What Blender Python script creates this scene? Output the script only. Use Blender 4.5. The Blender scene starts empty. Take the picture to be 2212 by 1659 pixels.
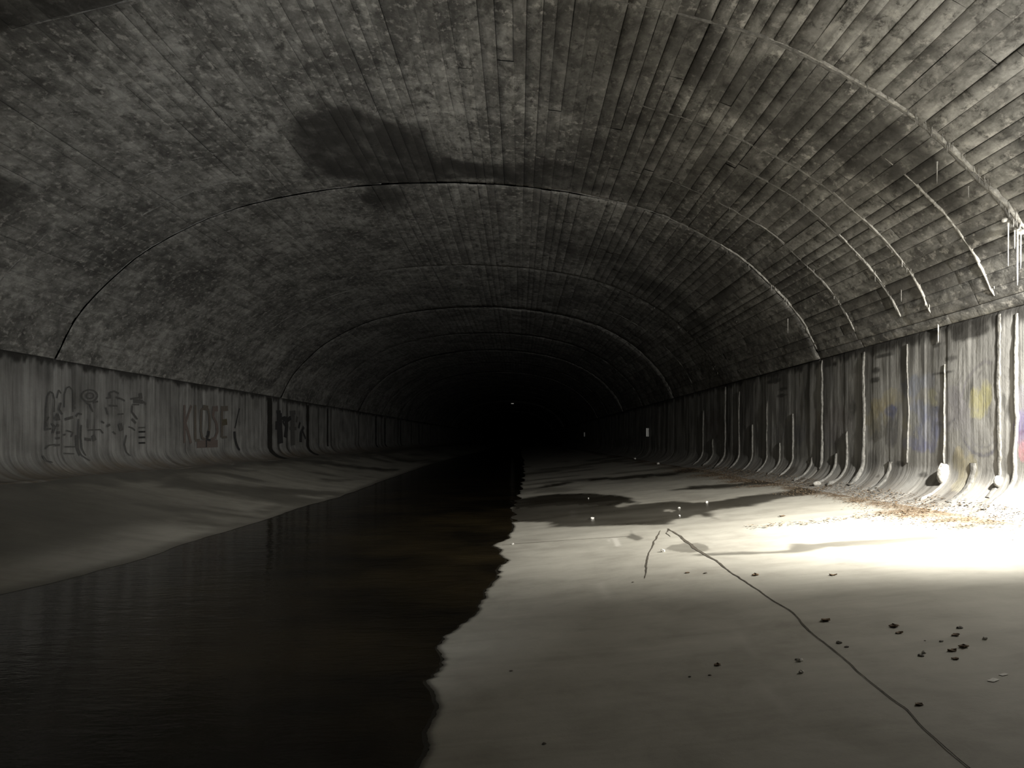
import bpy, math, random
import numpy as np
from mathutils import Vector, Matrix, noise as mnoise

random.seed(7)
rng = np.random.RandomState(7)
scene = bpy.context.scene
COL = scene.collection

# ------------------------------------------------------------------ camera
FPX, VPX, VPY, H = 1660.0, 1122.0, 948.0, 1.6          # focal length and vanishing point in px, eye height in m
cam_d = bpy.data.cameras.new('camera')
cam = bpy.data.objects.new('camera', cam_d)
COL.objects.link(cam)
cam.location = (0, 0, H)
cam.rotation_euler = (math.pi / 2, 0, 0)
cam_d.sensor_width = 36
cam_d.lens = 36 * FPX / 2212
cam_d.shift_x = -(VPX - 1106) / 2212
cam_d.shift_y = (VPY - 829.5) / 2212
cam_d.clip_start, cam_d.clip_end = 0.05, 600
scene.camera = cam

# ------------------------------------------------------------------ world, lights, exposure
w = bpy.data.worlds.new('world'); scene.world = w
w.use_nodes = True
w.node_tree.nodes['Background'].inputs[0].default_value = (0.0, 0.0, 0.0, 1)
w.node_tree.nodes['Background'].inputs[1].default_value = 1.0
scene.view_settings.view_transform = 'Standard'
scene.view_settings.look = 'None'
scene.view_settings.exposure = 0.0
scene.view_settings.gamma = 1.0
scene.view_settings.use_curve_mapping = False
scene.cycles.use_denoising = True
scene.cycles.diffuse_bounces = 6
scene.cycles.max_bounces = 10
scene.cycles.sample_clamp_indirect = 4.0

def spot(name, loc, target, watts, angle, blend, radius, col):
    d = bpy.data.lights.new(name, 'SPOT')
    d.energy, d.spot_size, d.spot_blend, d.shadow_soft_size, d.color = watts, math.radians(angle), blend, radius, col
    o = bpy.data.objects.new(name, d); COL.objects.link(o)
    o.location = loc
    o.rotation_euler = (Vector(target) - Vector(loc)).to_track_quat('-Z', 'Y').to_euler()
    return o
# the bright lamp out of frame on the right wall, shining down along the wall on the floor
LAMP = (6.03, 7.3, 3.65)
spot('lamp_beam', LAMP, (LAMP[0] - 0.5, LAMP[1] + 2.9, LAMP[2] - 2.9), 5800, 134, 1.0, 0.08, (1.0, 0.965, 0.89))
# added fill light beside the lamp, brightening the vault and the near floor
def point(name, loc, watts, radius, col):
    d = bpy.data.lights.new(name, 'POINT')
    d.energy, d.shadow_soft_size, d.color = watts, radius, col
    o = bpy.data.objects.new(name, d); COL.objects.link(o); o.location = loc
point('right_fill', (5.3, 6.7, 3.55), 165, 0.15, (1.0, 0.97, 0.91))
# added fill spot at the camera, lighting the middle distance down the tunnel
spot('tunnel_fill', (0.25, -0.25, 1.70), (-5.2, 20.0, 4.6), 3500, 58, 1.0, 0.03, (0.97, 0.99, 1.0))

# ------------------------------------------------------------------ helpers
def link(name, me, mat=None, parent=None):
    o = bpy.data.objects.new(name, me)
    COL.objects.link(o)
    if mat is not None and not me.materials: me.materials.append(mat)
    if parent is not None: o.parent = parent
    return o

def mesh(name, verts, faces, smooth=False, attrs=None, colors=None):
    me = bpy.data.meshes.new(name)
    verts = np.asarray(verts, dtype=np.float32).reshape(-1, 3)
    if isinstance(faces, np.ndarray) and faces.ndim == 2:
        n, k = faces.shape
        me.vertices.add(len(verts)); me.vertices.foreach_set('co', verts.ravel())
        me.loops.add(n * k); me.loops.foreach_set('vertex_index', faces.astype(np.int32).ravel())
        me.polygons.add(n)
        me.polygons.foreach_set('loop_start', np.arange(0, n * k, k, dtype=np.int32))
        me.update(calc_edges=True)
    else:
        me.from_pydata([tuple(v) for v in verts], [], [tuple(int(i) for i in f) for f in faces])
    if smooth:
        me.polygons.foreach_set('use_smooth', np.ones(len(me.polygons), dtype=bool))
    for k, a in (attrs or {}).items():
        a = np.asarray(a, dtype=np.float32)
        if a.ndim == 1:
            at = me.attributes.new(k, 'FLOAT', 'POINT'); at.data.foreach_set('value', a)
        elif a.shape[1] == 3:
            at = me.attributes.new(k, 'FLOAT_VECTOR', 'POINT'); at.data.foreach_set('vector', a.ravel())
        else:
            at = me.attributes.new(k, 'FLOAT_COLOR', 'POINT'); at.data.foreach_set('color', a.ravel())
    me.validate(); me.update()
    return me

def grid_faces(nr, nc, flip=False):
    i = np.arange(nr - 1)[:, None] * nc + np.arange(nc - 1)[None, :]
    q = np.stack([i, i + 1, i + nc + 1, i + nc], -1).reshape(-1, 4)
    return q[:, ::-1].copy() if flip else q

def top(o, label=None, cat=None, group=None, kind=None):
    if label: o['label'] = label
    if cat: o['category'] = cat
    if group: o['group'] = group
    if kind: o['kind'] = kind
    return o

def empty(name, loc=(0, 0, 0)):
    o = bpy.data.objects.new(name, None); COL.objects.link(o); o.location = loc
    o.empty_display_size = 0.2
    return o

def vnoise(x, y, seed=0, octaves=4):
    """value noise on numpy arrays, 0..1"""
    tot = np.zeros(np.broadcast(x, y).shape); amp, norm = 1.0, 0.0
    for o in range(octaves):
        f = 2 ** o
        X, Y = np.asarray(x) * f + seed * 17.31 + o * 5.7, np.asarray(y) * f + seed * 9.17 + o * 3.3
        xi, yi = np.floor(X).astype(np.int64), np.floor(Y).astype(np.int64)
        xf, yf = X - xi, Y - yi
        u, v = xf * xf * (3 - 2 * xf), yf * yf * (3 - 2 * yf)
        def h(a, b):
            n = (a * 374761393 + b * 668265263 + seed * 1442695041) & 0x7fffffff
            n = ((n ^ (n >> 13)) * 1274126177) & 0x7fffffff
            return ((n ^ (n >> 16)) & 0xffff) / 65535.0
        tot = tot + amp * ((h(xi, yi) * (1 - u) + h(xi + 1, yi) * u) * (1 - v) + (h(xi, yi + 1) * (1 - u) + h(xi + 1, yi + 1) * u) * v)
        norm += amp; amp *= 0.5
    return tot / norm

def sstep(a, b, x):
    t = np.clip((np.asarray(x) - a) / (b - a), 0, 1)
    return t * t * (3 - 2 * t)

# ------------------------------------------------------------------ node helper
class NT:
    def __init__(self, name):
        self.m = bpy.data.materials.new(name); self.m.use_nodes = True
        self.t = self.m.node_tree; self.n = self.t.nodes; self.l = self.t.links
        self.bsdf = self.n['Principled BSDF']
    def put(self, sock, val):
        if isinstance(val, bpy.types.NodeSocket): self.l.new(val, sock)
        elif val is not None:
            if sock.type == 'RGBA' and not hasattr(val, '__len__'): val = (val, val, val, 1)
            elif sock.type == 'RGBA' and len(val) == 3: val = (*val, 1)
            sock.default_value = val
    def attr(self, name, out='Fac'):
        a = self.n.new('ShaderNodeAttribute'); a.attribute_name = name; return a.outputs[out]
    def obj(self):
        return self.n.new('ShaderNodeTexCoord').outputs['Object']
    def scale(self, vec, s, off=(0, 0, 0)):
        m = self.n.new('ShaderNodeMapping'); self.put(m.inputs['Vector'], vec)
        m.inputs['Scale'].default_value = s; m.inputs['Location'].default_value = off
        return m.outputs[0]
    def noise(self, vec, scale=1, detail=6, rough=0.6, dist=0.0):
        a = self.n.new('ShaderNodeTexNoise'); self.put(a.inputs['Vector'], vec)
        a.inputs['Scale'].default_value = scale; a.inputs['Detail'].default_value = detail
        a.inputs['Roughness'].default_value = rough; a.inputs['Distortion'].default_value = dist
        return a.outputs[0]
    def ramp(self, fac, *stops):
        r = self.n.new('ShaderNodeValToRGB'); self.put(r.inputs[0], fac)
        e = r.color_ramp.elements
        while len(e) < len(stops): e.new(0.5)
        for k, (p, c) in zip(e, stops):
            k.position = p
            k.color = (c, c, c, 1) if not hasattr(c, '__len__') else (*c[:3], 1)
        return r.outputs[0]
    def math(self, op, a, b=None, clamp=False):
        m = self.n.new('ShaderNodeMath'); m.operation = op; m.use_clamp = clamp
        self.put(m.inputs[0], a); self.put(m.inputs[1], b); return m.outputs[0]
    def mix(self, fac, a, b, mode='MIX'):
        m = self.n.new('ShaderNodeMix'); m.data_type = 'RGBA'; m.blend_type = mode
        self.put(m.inputs[0], fac); self.put(m.inputs[6], a); self.put(m.inputs[7], b); return m.outputs[2]
    def bump(self, height, strength=0.4, dist=0.02, normal=None):
        b = self.n.new('ShaderNodeBump'); self.put(b.inputs['Height'], height)
        b.inputs['Strength'].default_value = strength; b.inputs['Distance'].default_value = dist
        if normal is not None: self.l.new(normal, b.inputs['Normal'])
        return b.outputs[0]
    def out(self, color=None, rough=None, normal=None, **kw):
        self.put(self.bsdf.inputs['Base Color'], color); self.put(self.bsdf.inputs['Roughness'], rough)
        if normal is not None: self.l.new(normal, self.bsdf.inputs['Normal'])
        for k, v in kw.items(): self.put(self.bsdf.inputs[k], v)
        return self.m

# ------------------------------------------------------------------ materials
def mat_vault():
    t = NT('board_marked_concrete')
    sy = t.attr('sy', 'Vector')
    big = t.noise(t.scale(sy, (0.55, 0.40, 0)), 1, 5, 0.6, 0.6)
    mid = t.noise(t.scale(sy, (2.6, 1.5, 0)), 1, 8, 0.68, 0.5)
    fine = t.noise(t.scale(sy, (9, 6, 0)), 1, 6, 0.65)
    streak = t.noise(t.scale(sy, (16, 0.9, 0)), 1, 5, 0.6)
    cross = t.noise(t.scale(sy, (1.6, 7, 0)), 1, 6, 0.65)
    speck = t.noise(t.scale(sy, (5.5, 3.2, 0), (7, 3, 1)), 1, 9, 0.75, 0.3)
    base = t.ramp(t.math('ADD', t.math('MULTIPLY', big, 0.35), t.math('ADD', t.math('MULTIPLY', mid, 0.30), t.math('MULTIPLY', speck, 0.35))),
                  (0.40, (0.064, 0.062, 0.059)), (0.47, (0.145, 0.142, 0.131)), (0.52, (0.228, 0.224, 0.206)), (0.60, (0.40, 0.392, 0.366)))
    c = t.mix(t.ramp(t.math('MULTIPLY', mid, t.math('ADD', big, 0.45)), (0.36, 0.40), (0.47, 0.0)), base, (0.065, 0.062, 0.056))
    sx = t.n.new('ShaderNodeSeparateXYZ'); t.l.new(sy, sx.inputs[0])
    rough_side = t.ramp(t.math('DIVIDE', sx.outputs[0], 21.0), (0.10, 0.30), (0.42, 1.0))   # the left haunch is smoother
    c = t.mix(t.math('MULTIPLY', t.ramp(speck, (0.38, 0.85), (0.46, 0.0)), rough_side), c, (0.055, 0.052, 0.047))
    c = t.mix(t.ramp(cross, (0.28, 0.45), (0.42, 0.0)), c, (0.10, 0.096, 0.088))
    c = t.mix(t.ramp(streak, (0.30, 0.5), (0.48, 0.0)), c, (0.10, 0.095, 0.085))
    c = t.mix(t.ramp(fine, (0.54, 0.0), (0.64, 0.60)), c, (0.52, 0.50, 0.46))
    c = t.mix(t.attr('tone'), c, (0.09, 0.085, 0.078))
    c = t.mix(t.attr('stain'), c, (0.030, 0.028, 0.025))
    c = t.mix(t.attr('lime'), c, (0.62, 0.61, 0.56))
    c = t.mix(t.ramp(t.attr('groove'), (0.35, 0.0), (0.95, 0.85)), c, (0.035, 0.032, 0.028))
    h = t.math('ADD', t.math('MULTIPLY', mid, 0.7), t.math('MULTIPLY', fine, 0.3))
    return t.out(c, 0.86, t.bump(h, 0.55, 0.035))

def mat_wall():
    t = NT('streaked_wall_concrete')
    p = t.obj()
    st = t.noise(t.scale(p, (0, 5.5, 0.35)), 1, 6, 0.62, 0.15)
    st2 = t.noise(t.scale(p, (0, 17, 0.7), (0, 3, 5)), 1, 6, 0.6, 0.1)
    bl = t.noise(t.scale(p, (1, 1, 1)), 1.1, 7, 0.65, 0.4)
    fi = t.noise(p, 14, 6, 0.65)
    c = t.ramp(t.math('ADD', t.math('MULTIPLY', st, 0.6), t.math('MULTIPLY', bl, 0.4)),
               (0.32, (0.10, 0.098, 0.093)), (0.48, (0.27, 0.266, 0.251)), (0.64, (0.44, 0.435, 0.415)))
    c = t.mix(t.ramp(st2, (0.30, 0.45), (0.46, 0.0)), c, (0.075, 0.072, 0.068))
    c = t.mix(t.ramp(st2, (0.60, 0.0), (0.74, 0.5)), c, (0.50, 0.49, 0.46))
    pa = t.n.new('ShaderNodeAttribute'); pa.attribute_name = 'paint'
    pm = t.math('MULTIPLY', pa.outputs['Alpha'], t.ramp(t.math('ADD', t.math('MULTIPLY', st2, 0.5), t.math('MULTIPLY', fi, 0.5)), (0.32, 0.35), (0.6, 1.0)))
    c = t.mix(pm, c, pa.outputs['Color'])
    c = t.mix(t.attr('stain'), c, (0.030, 0.028, 0.025))
    c = t.mix(t.attr('lime'), c, (0.58, 0.57, 0.53))
    c = t.mix(t.attr('dirt'), c, t.mix(fi, (0.10, 0.075, 0.05), (0.30, 0.24, 0.17)))
    h = t.math('ADD', t.math('MULTIPLY', st2, 0.6), t.math('MULTIPLY', fi, 0.4))
    r = t.math('SUBTRACT', 0.82, t.math('MULTIPLY', t.ramp(bl, (0.4, 0.3), (0.6, 0.0)), 1.0))
    return t.out(c, r, t.bump(h, 0.45, 0.025))

def mat_floor():
    t = NT('silty_floor_concrete')
    p = t.obj()
    big = t.noise(p, 0.5, 6, 0.6, 0.5); mid = t.noise(p, 2.3, 8, 0.65, 0.3); fi = t.noise(p, 38, 5, 0.7)
    drag = t.noise(t.scale(p, (0.5, 2.2, 0)), 1, 5, 0.6)
    c = t.ramp(t.math('ADD', t.math('MULTIPLY', big, 0.5), t.math('MULTIPLY', mid, 0.5)),
               (0.30, (0.27, 0.254, 0.215)), (0.5, (0.40, 0.383, 0.33)), (0.72, (0.49, 0.47, 0.41)))
    c = t.mix(t.ramp(drag, (0.32, 0.30), (0.5, 0.0)), c, (0.22, 0.20, 0.165))
    c = t.mix(t.ramp(fi, (0.62, 0.0), (0.78, 0.35)), c, (0.16, 0.14, 0.11))
    c = t.mix(t.attr('pale'), c, (0.60, 0.58, 0.52))
    c = t.mix(t.attr('dirt'), c, t.mix(t.noise(p, 22, 6, 0.7), (0.075, 0.053, 0.034), (0.26, 0.195, 0.13)))
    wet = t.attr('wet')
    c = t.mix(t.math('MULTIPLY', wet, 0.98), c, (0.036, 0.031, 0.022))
    r = t.math('ADD', 0.78, t.math('MULTIPLY', wet, -0.56))
    return t.out(c, r, t.bump(t.math('ADD', t.math('MULTIPLY', mid, 0.6), t.math('MULTIPLY', fi, 0.25)), t.math('ADD', 0.22, t.math('MULTIPLY', wet, -0.16)) if False else 0.2, 0.02))

def mat_simple(name, a, b, scale=12, rough=0.8, bump=0.4, dist=0.01, **kw):
    t = NT(name); p = t.obj()
    n = t.noise(p, scale, 6, 0.65)
    return t.out(t.mix(t.ramp(n, (0.35, 0.0), (0.65, 1.0)), a, b), rough, t.bump(n, bump, dist), **kw)

def mat_water():
    t = NT('murky_stream_water'); p = t.obj()
    n = t.noise(t.scale(p, (1.1, 2.6, 1)), 1.5, 4, 0.55, 0.4)
    n2 = t.noise(t.scale(p, (3, 7, 1)), 2.2, 3, 0.5)
    c = t.ramp(t.noise(p, 0.45, 5, 0.6), (0.38, (0.010, 0.008, 0.005)), (0.66, (0.036, 0.027, 0.013)))
    h = t.math('ADD', t.math('MULTIPLY', n, 0.7), t.math('MULTIPLY', n2, 0.3))
    return t.out(c, 0.06, t.bump(h, 0.35, 0.03), IOR=1.33)

def mat_flat(name, col, rough=0.85):
    t = NT(name); n = t.noise(t.obj(), 25, 5, 0.7)
    return t.out(t.mix(t.ramp(n, (0.35, 0.0), (0.7, 1.0)), col, tuple(min(1, v * 1.35 + 0.02) for v in col)), rough)

M_VAULT, M_WALL, M_FLOOR, M_WATER = mat_vault(), mat_wall(), mat_floor(), mat_water()
M_LIME = mat_simple('lime_crust', (0.22, 0.21, 0.19), (0.58, 0.57, 0.53), 18, 0.55, 0.6, 0.02)
M_LIMED = mat_simple('dull_lime_crust', (0.12, 0.117, 0.108), (0.26, 0.254, 0.235), 16, 0.7, 0.6, 0.02)
M_DARK = mat_simple('black_joint_dirt', (0.012, 0.011, 0.009), (0.04, 0.036, 0.03), 14, 0.8)
M_CRACK = mat_simple('damp_crack_dirt', (0.045, 0.038, 0.028), (0.12, 0.105, 0.08), 30, 0.75)
M_LEAF = mat_simple('dead_leaf_brown', (0.07, 0.045, 0.025), (0.22, 0.15, 0.085), 40, 0.8, 0.3, 0.004)
M_STRAW = mat_simple('pale_dry_litter', (0.16, 0.125, 0.085), (0.38, 0.31, 0.225), 40, 0.8, 0.3, 0.004)
M_STONE = mat_simple('dark_stone', (0.07, 0.06, 0.048), (0.17, 0.15, 0.12), 35, 0.7, 0.5, 0.01)
M_PALE = mat_simple('pale_chip', (0.62, 0.60, 0.55), (0.84, 0.82, 0.77), 35, 0.7, 0.15, 0.002)
M_WHITE = mat_simple('white_enamel', (0.78, 0.78, 0.76), (0.88, 0.88, 0.86), 8, 0.4, 0.1, 0.002)

# ------------------------------------------------------------------ the tunnel's shape
XR, XL, ZS = 6.55, -10.10, 3.34
XC, HS = (XR + XL) / 2, (XR - XL) / 2
_pts = [(0, 7.18), (2, 7.08), (3.7, 6.80), (5, 6.40), (6.3, 5.72), (7.1, 5.08), (7.85, 4.25), (HS, ZS)]
_half = [(XC + a, b) for a, b in _pts]
_ctrl = [(2 * XC - x, z) for x, z in reversed(_half)] + _half[1:]
def _catmull(P, n=24):
    P = [np.array(p) for p in P]
    P = [2 * P[0] - P[1]] + P + [2 * P[-1] - P[-2]]
    out = []
    for i in range(1, len(P) - 2):
        for k in range(n):
            t = k / n
            a, b, c, d = P[i - 1], P[i], P[i + 1], P[i + 2]
            out.append(0.5 * (2 * b + (c - a) * t + (2 * a - 5 * b + 4 * c - d) * t * t + (3 * b - a - 3 * c + d) * t ** 3))
    out.append(P[-2]); return np.array(out)
VP = _catmull(_ctrl)
VS = np.concatenate([[0], np.cumsum(np.hypot(*np.diff(VP, axis=0).T))])
VLEN = VS[-1]
_tan = np.gradient(VP, VS, axis=0); _tan /= np.linalg.norm(_tan, axis=1)[:, None]
def vault_pt(s, y, off=0.0):
    """a point on the vault at arc length s (from the left springing), off metres inward"""
    s = np.clip(np.asarray(s, float), 0, VLEN)
    x, z = np.interp(s, VS, VP[:, 0]), np.interp(s, VS, VP[:, 1])
    tx, tz = np.interp(s, VS, _tan[:, 0]), np.interp(s, VS, _tan[:, 1])
    return np.stack(np.broadcast_arrays(x + tz * off, np.asarray(y, float) + 0 * s, z - tx * off), -1)
def s_of_x(x): return float(np.interp(x, VP[:, 0], VS))

# stream edges (x at y)
_re = np.array([(-6, -.45), (2, -.45), (3.735, -.48), (4.1, -.47), (5.09, -.558), (6.0, -.60), (6.22, -.62), (6.35, -.54), (6.69, -.45), (7.54, -.33), (8.12, -.30),
                (8.94, -.25), (10.3, -.22), (11.1, -.26), (11.5, -.38), (11.7, -.36), (12.5, -.16), (14.6, -.08), (17.5, -.15), (21.8, 0), (27.4, .1), (42.8, .26), (71, .25), (230, .2)])
_le = np.array([(-6, -5.4), (5, -5.35), (7.88, -5.33), (9.84, -5.03), (11.86, -5.12), (14.5, -5.02), (17.7, -5.13), (21.2, -4.96), (28.9, -5.22), (49, -5.6), (98, -5.0), (230, -5)])
def xr_of(y):
    y = np.asarray(y, float)
    return np.interp(y, _re[:, 0], _re[:, 1]) + (vnoise(y * 2.4, y * 0 + .5, 3, 5) - .5) * (0.10 + 0.012 * np.clip(y, 0, 40)) + (vnoise(y * 14, y * 0 + .5, 9, 3) - .5) * 0.035
def xl_of(y):
    y = np.asarray(y, float)
    return np.interp(y, _le[:, 0], _le[:, 1]) + (vnoise(y * 1.1, y * 0 + .5, 5, 5) - .5) * 0.16
RFX, RFZ, LFX, LFZ = 5.80, 0.60, -9.35, 0.80       # feet of the coves
def floor_z(x, y):
    x = np.asarray(x, float); y = np.asarray(y, float)
    r, l = xr_of(y), xl_of(y)
    zr = RFZ * np.clip((x - r) / (RFX - r), 0, 1)
    tl = np.clip((l - x) / (l - LFX), 0, 1)
    zl = LFZ * (0.6 * tl + 0.4 * tl * tl)
    inside = (x > l) & (x < r)
    d = np.minimum(x - l, r - x)
    bed = -0.16 * sstep(0, 0.9, d) - 0.012 * sstep(0, 0.03, d)
    und = (vnoise(x * .8, y * .5, 21, 3) - .5) * 0.03
    e = np.minimum(np.abs(x - r), np.abs(x - l))
    und = und * sstep(0.0, 1.2, e)
    return np.where(inside, bed, np.where(x >= r, zr, zl) + np.maximum(und, -0.5 * np.where(x >= r, zr, zl)))

def fpt(px, py):
    """floor point seen at a photograph pixel (measuring helper)"""
    lo, hi = 0.5, 400.0
    for _ in range(60):
        y = (lo + hi) / 2
        x, z = (px - VPX) / FPX * y, H - (py - VPY) / FPX * y
        fz = max(0.0, float(floor_z(min(max(x, LFX), RFX), y)))
        if z > fz: lo = y
        else: hi = y
    return np.array([x, y, max(fz, 0.0)])

def poly_world(px):
    """a pixel outline turned into floor coordinates (x, y)"""
    return np.array([fpt(a, b)[:2] for a, b in px])

def poly_sd(poly, X, Y):
    """signed distance (positive inside), world metres"""
    n = len(poly); d = np.full(X.shape, 1e9); ins = np.zeros(X.shape, bool)
    for i in range(n):
        ax, ay = poly[i]; bx, by = poly[(i + 1) % n]
        ex, ey = bx - ax, by - ay
        t = np.clip(((X - ax) * ex + (Y - ay) * ey) / (ex * ex + ey * ey + 1e-9), 0, 1)
        d = np.minimum(d, np.hypot(X - ax - t * ex, Y - ay - t * ey))
        c = ((ay > Y) != (by > Y)) & (X < (bx - ax) * (Y - ay) / (by - ay + 1e-12) + ax)
        ins ^= c
    return np.where(ins, d, -d)

# ------------------------------------------------------------------ floor: slabs, stream bed
WET = [  # outlines in the photograph, strength
 ([(1085, 1128), (1095, 1100), (1110, 1080), (1130, 1076), (1210, 1067), (1260, 1066), (1340, 1070), (1373, 1080), (1375, 1090), (1455, 1083), (1500, 1086), (1545, 1083), (1600, 1073), (1700, 1061), (1780, 1050), (1850, 1040),
   (1862, 1049), (1780, 1062), (1700, 1074), (1620, 1094), (1560, 1100), (1535, 1104), (1552, 1122), (1525, 1117), (1450, 1122), (1440, 1133), (1350, 1135), (1280, 1137), (1200, 1138), (1180, 1128), (1120, 1127)], 0.88, 0.10),
 ([(1105, 1082), (1130, 1076), (1210, 1067), (1260, 1066), (1340, 1070), (1373, 1080), (1320, 1092), (1240, 1091), (1130, 1098), (1100, 1110)], 1.0, 0.12),
 ([(1150, 1055), (1200, 1044), (1290, 1033), (1450, 1020), (1520, 1011), (1560, 1014), (1450, 1028), (1320, 1037), (1250, 1040), (1200, 1050), (1155, 1058)], 0.95, 0.25),
 ([(1440, 1060), (1500, 1050), (1600, 1043), (1700, 1035), (1750, 1030), (1700, 1044), (1600, 1051), (1500, 1058)], 0.9, 0.2),
 ([(1490, 1199), (1610, 1193), (1705, 1188), (1715, 1175), (1760, 1174), (1790, 1170), (1830, 1167), (1900, 1165), (2000, 1155), (2060, 1140), (2140, 1125), (2230, 1108), (2230, 1135), (2150, 1155), (2000, 1168), (1900, 1178), (1790, 1183), (1700, 1196), (1550, 1201)], 0.62, 0.07),
 ([(1436, 1186), (1450, 1178), (1480, 1173), (1510, 1173), (1530, 1180), (1533, 1188), (1510, 1193), (1470, 1194)], 0.42, 0.015),
 ([(1355, 1162), (1363, 1146), (1372, 1155), (1390, 1163), (1375, 1168)], 0.6, 0.03),
 ([(1185, 1052), (1230, 1055), (1270, 1058), (1210, 1063), (1150, 1066)], 0.4, 0.15),
 ([(330, 1042), (500, 1046), (690, 1060), (775, 1063), (760, 1070), (640, 1072), (520, 1064), (350, 1052)], 0.6, 0.3),
 ([(620, 990), (700, 996), (860, 1014), (850, 1019), (690, 1002), (612, 992)], 0.8, 0.3),
 ([(840, 988), (900, 992), (950, 996), (935, 1002), (850, 994)], 0.7, 0.5),
 ([(690, 1034), (770, 1036), (740, 1042), (700, 1041)], 0.55, 0.2),
 ([(560, 1095), (640, 1080), (690, 1082), (600, 1110), (500, 1130)], 0.5, 0.4),
]
DRY_GLINT = [([(1325, 1094), (1345, 1087), (1378, 1086), (1362, 1092), (1335, 1096)], 0.05), ([(1428, 1104), (1440, 1101), (1462, 1101), (1452, 1106)], 0.03),
       ([(1480, 1122), (1500, 1113), (1515, 1112), (1528, 1123)], 0.05), ([(1100, 1140), (1104, 1128), (1170, 1131), (1170, 1138)], 0.05)]  # last patch lightened to paint in a white reflection by the stream
PALE = [([(1288, 1262), (1302, 1258), (1322, 1290), (1305, 1296)], 0.35, .06), ([(1585, 1365), (1600, 1365), (1640, 1415), (1622, 1420)], 0.22, .05), ([(1630, 1465), (1655, 1480), (1712, 1535), (1700, 1545), (1650, 1500)], 0.25, .05),
        ([(1322, 1163), (1333, 1162), (1341, 1178), (1330, 1180)], 0.8, .02), ([(1310, 1166), (1318, 1164), (1318, 1172)], 0.6, .02), ([(1230, 1103), (1240, 1101), (1244, 1114), (1234, 1116)], 0.6, .03)]
WETP = [(poly_world(p), a, f) for p, a, f in WET]; DRY_GLINTP = [(poly_world(p), f) for p, f in DRY_GLINT]; PALEP = [(poly_world(p), a, f) for p, a, f in PALE]

def floor_attrs(X, Y):
    n = (vnoise(X * 3.0, Y * 3.0, 11, 5) - .5); n2 = vnoise(X * .9, Y * 1.4, 14, 5)
    wet = np.zeros(X.shape)
    for p, a, f in WETP:
        bb0, bb1 = p.min(0) - 1.5, p.max(0) + 1.5
        m = (X > bb0[0]) & (X < bb1[0]) & (Y > bb0[1]) & (Y < bb1[1])
        if not m.any(): continue
        sd = poly_sd(p, X[m], Y[m]) + n[m] * f * 3.0
        wet[m] = np.maximum(wet[m], a * sstep(-f, f, sd) * (0.84 + 0.3 * n2[m]))
    for p, f in DRY_GLINTP:
        wet = wet * (1 - 0.85 * sstep(-f, f, poly_sd(p, X, Y) + n * f))
    pale = np.zeros(X.shape)
    for p, a, f in PALEP:
        pale = np.maximum(pale, a * sstep(-f, f, poly_sd(p, X, Y)))
    rs, ls = X - xr_of(Y), xl_of(Y) - X
    wet = np.maximum(wet, 0.8 * sstep(0.05, 0.0, np.where(rs > -.01, rs, 9)))
    wet = np.maximum(wet, 0.55 * sstep(0.35, 0.0, np.where(ls > -.01, ls, 9)))
    # left bank patchily damp; near end darker still, imitating the weak light there
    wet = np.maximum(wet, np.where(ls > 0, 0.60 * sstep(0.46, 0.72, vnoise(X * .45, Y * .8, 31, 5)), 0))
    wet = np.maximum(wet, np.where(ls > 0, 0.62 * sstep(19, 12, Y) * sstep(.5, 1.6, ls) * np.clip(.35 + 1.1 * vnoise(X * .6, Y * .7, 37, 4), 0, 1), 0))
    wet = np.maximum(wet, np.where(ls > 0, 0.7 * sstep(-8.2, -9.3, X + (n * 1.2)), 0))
    # fainter damp far down the right bank
    wet = np.maximum(wet, np.where(rs > 0, 0.55 * sstep(19, 26, Y) * sstep(0.48, 0.62, vnoise(X * .4, Y * .7, 33, 5)), 0))
    # leaf dirt along the right wall's foot
    edge = 5.15 + (vnoise(Y * 1.3, Y * 0, 41, 4) - .5) * 1.3 + 0.25 * sstep(12, 9, Y)
    dirt = np.clip(sstep(0, 0.5, X - edge + n * .9) * (0.50 + .9 * vnoise(X * 5, Y * 5, 43, 4)), 0, 1) * sstep(7.0, 9.0, Y)
    return np.clip(wet, 0, 1), np.clip(dirt, 0, 1), pale

def rows_for(y0, y1, px=2.4):
    ys = [y0]
    while ys[-1] < y1:
        y = max(ys[-1], 3.6)
        ys.append(ys[-1] + max(0.012, y * y / 2656 * px) if ys[-1] > 3.3 else ys[-1] + 0.25)
    ys[-1] = y1
    return np.array(ys)

floor = top(empty('floor'), 'pale silty concrete tunnel floor sloping down to the stream', None, None, 'structure')
FJ = [-4.0, 24.6, 48.3, 220.0]                # transverse joints of the floor slabs
for a, b in zip(FJ[:-1], FJ[1:]):
    ys = rows_for(a, b, 2.4 if b < 60 else 5)
    for side, nc in (('r', 330 if b < 30 else 120), ('l', 110)):
        u = np.linspace(0, 1, nc)
        if side == 'r': X = xr_of(ys)[:, None] * (1 - u)[None] + RFX * u[None]
        else: X = xl_of(ys)[:, None] * (1 - u)[None] + LFX * u[None]
        Y = np.repeat(ys[:, None], nc, 1)
        X1 = X + 0
        Z = floor_z(X + (1e-4 if side == 'r' else -1e-4), Y)
        Z[0] -= 0.012; Z[-1] -= 0.012
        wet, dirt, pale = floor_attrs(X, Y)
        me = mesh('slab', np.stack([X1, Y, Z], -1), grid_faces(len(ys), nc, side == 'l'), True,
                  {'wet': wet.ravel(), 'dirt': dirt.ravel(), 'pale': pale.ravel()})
        link('slab', me, M_FLOOR, floor)
ys = rows_for(-4, 220, 6); u = np.linspace(0, 1, 40)
X = xl_of(ys)[:, None] * (1 - u)[None] + xr_of(ys)[:, None] * u[None]; Y = np.repeat(ys[:, None], 40, 1)
Z = floor_z(np.clip(X, xl_of(ys)[:, None] + 1e-4, xr_of(ys)[:, None] - 1e-4), Y)
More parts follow.
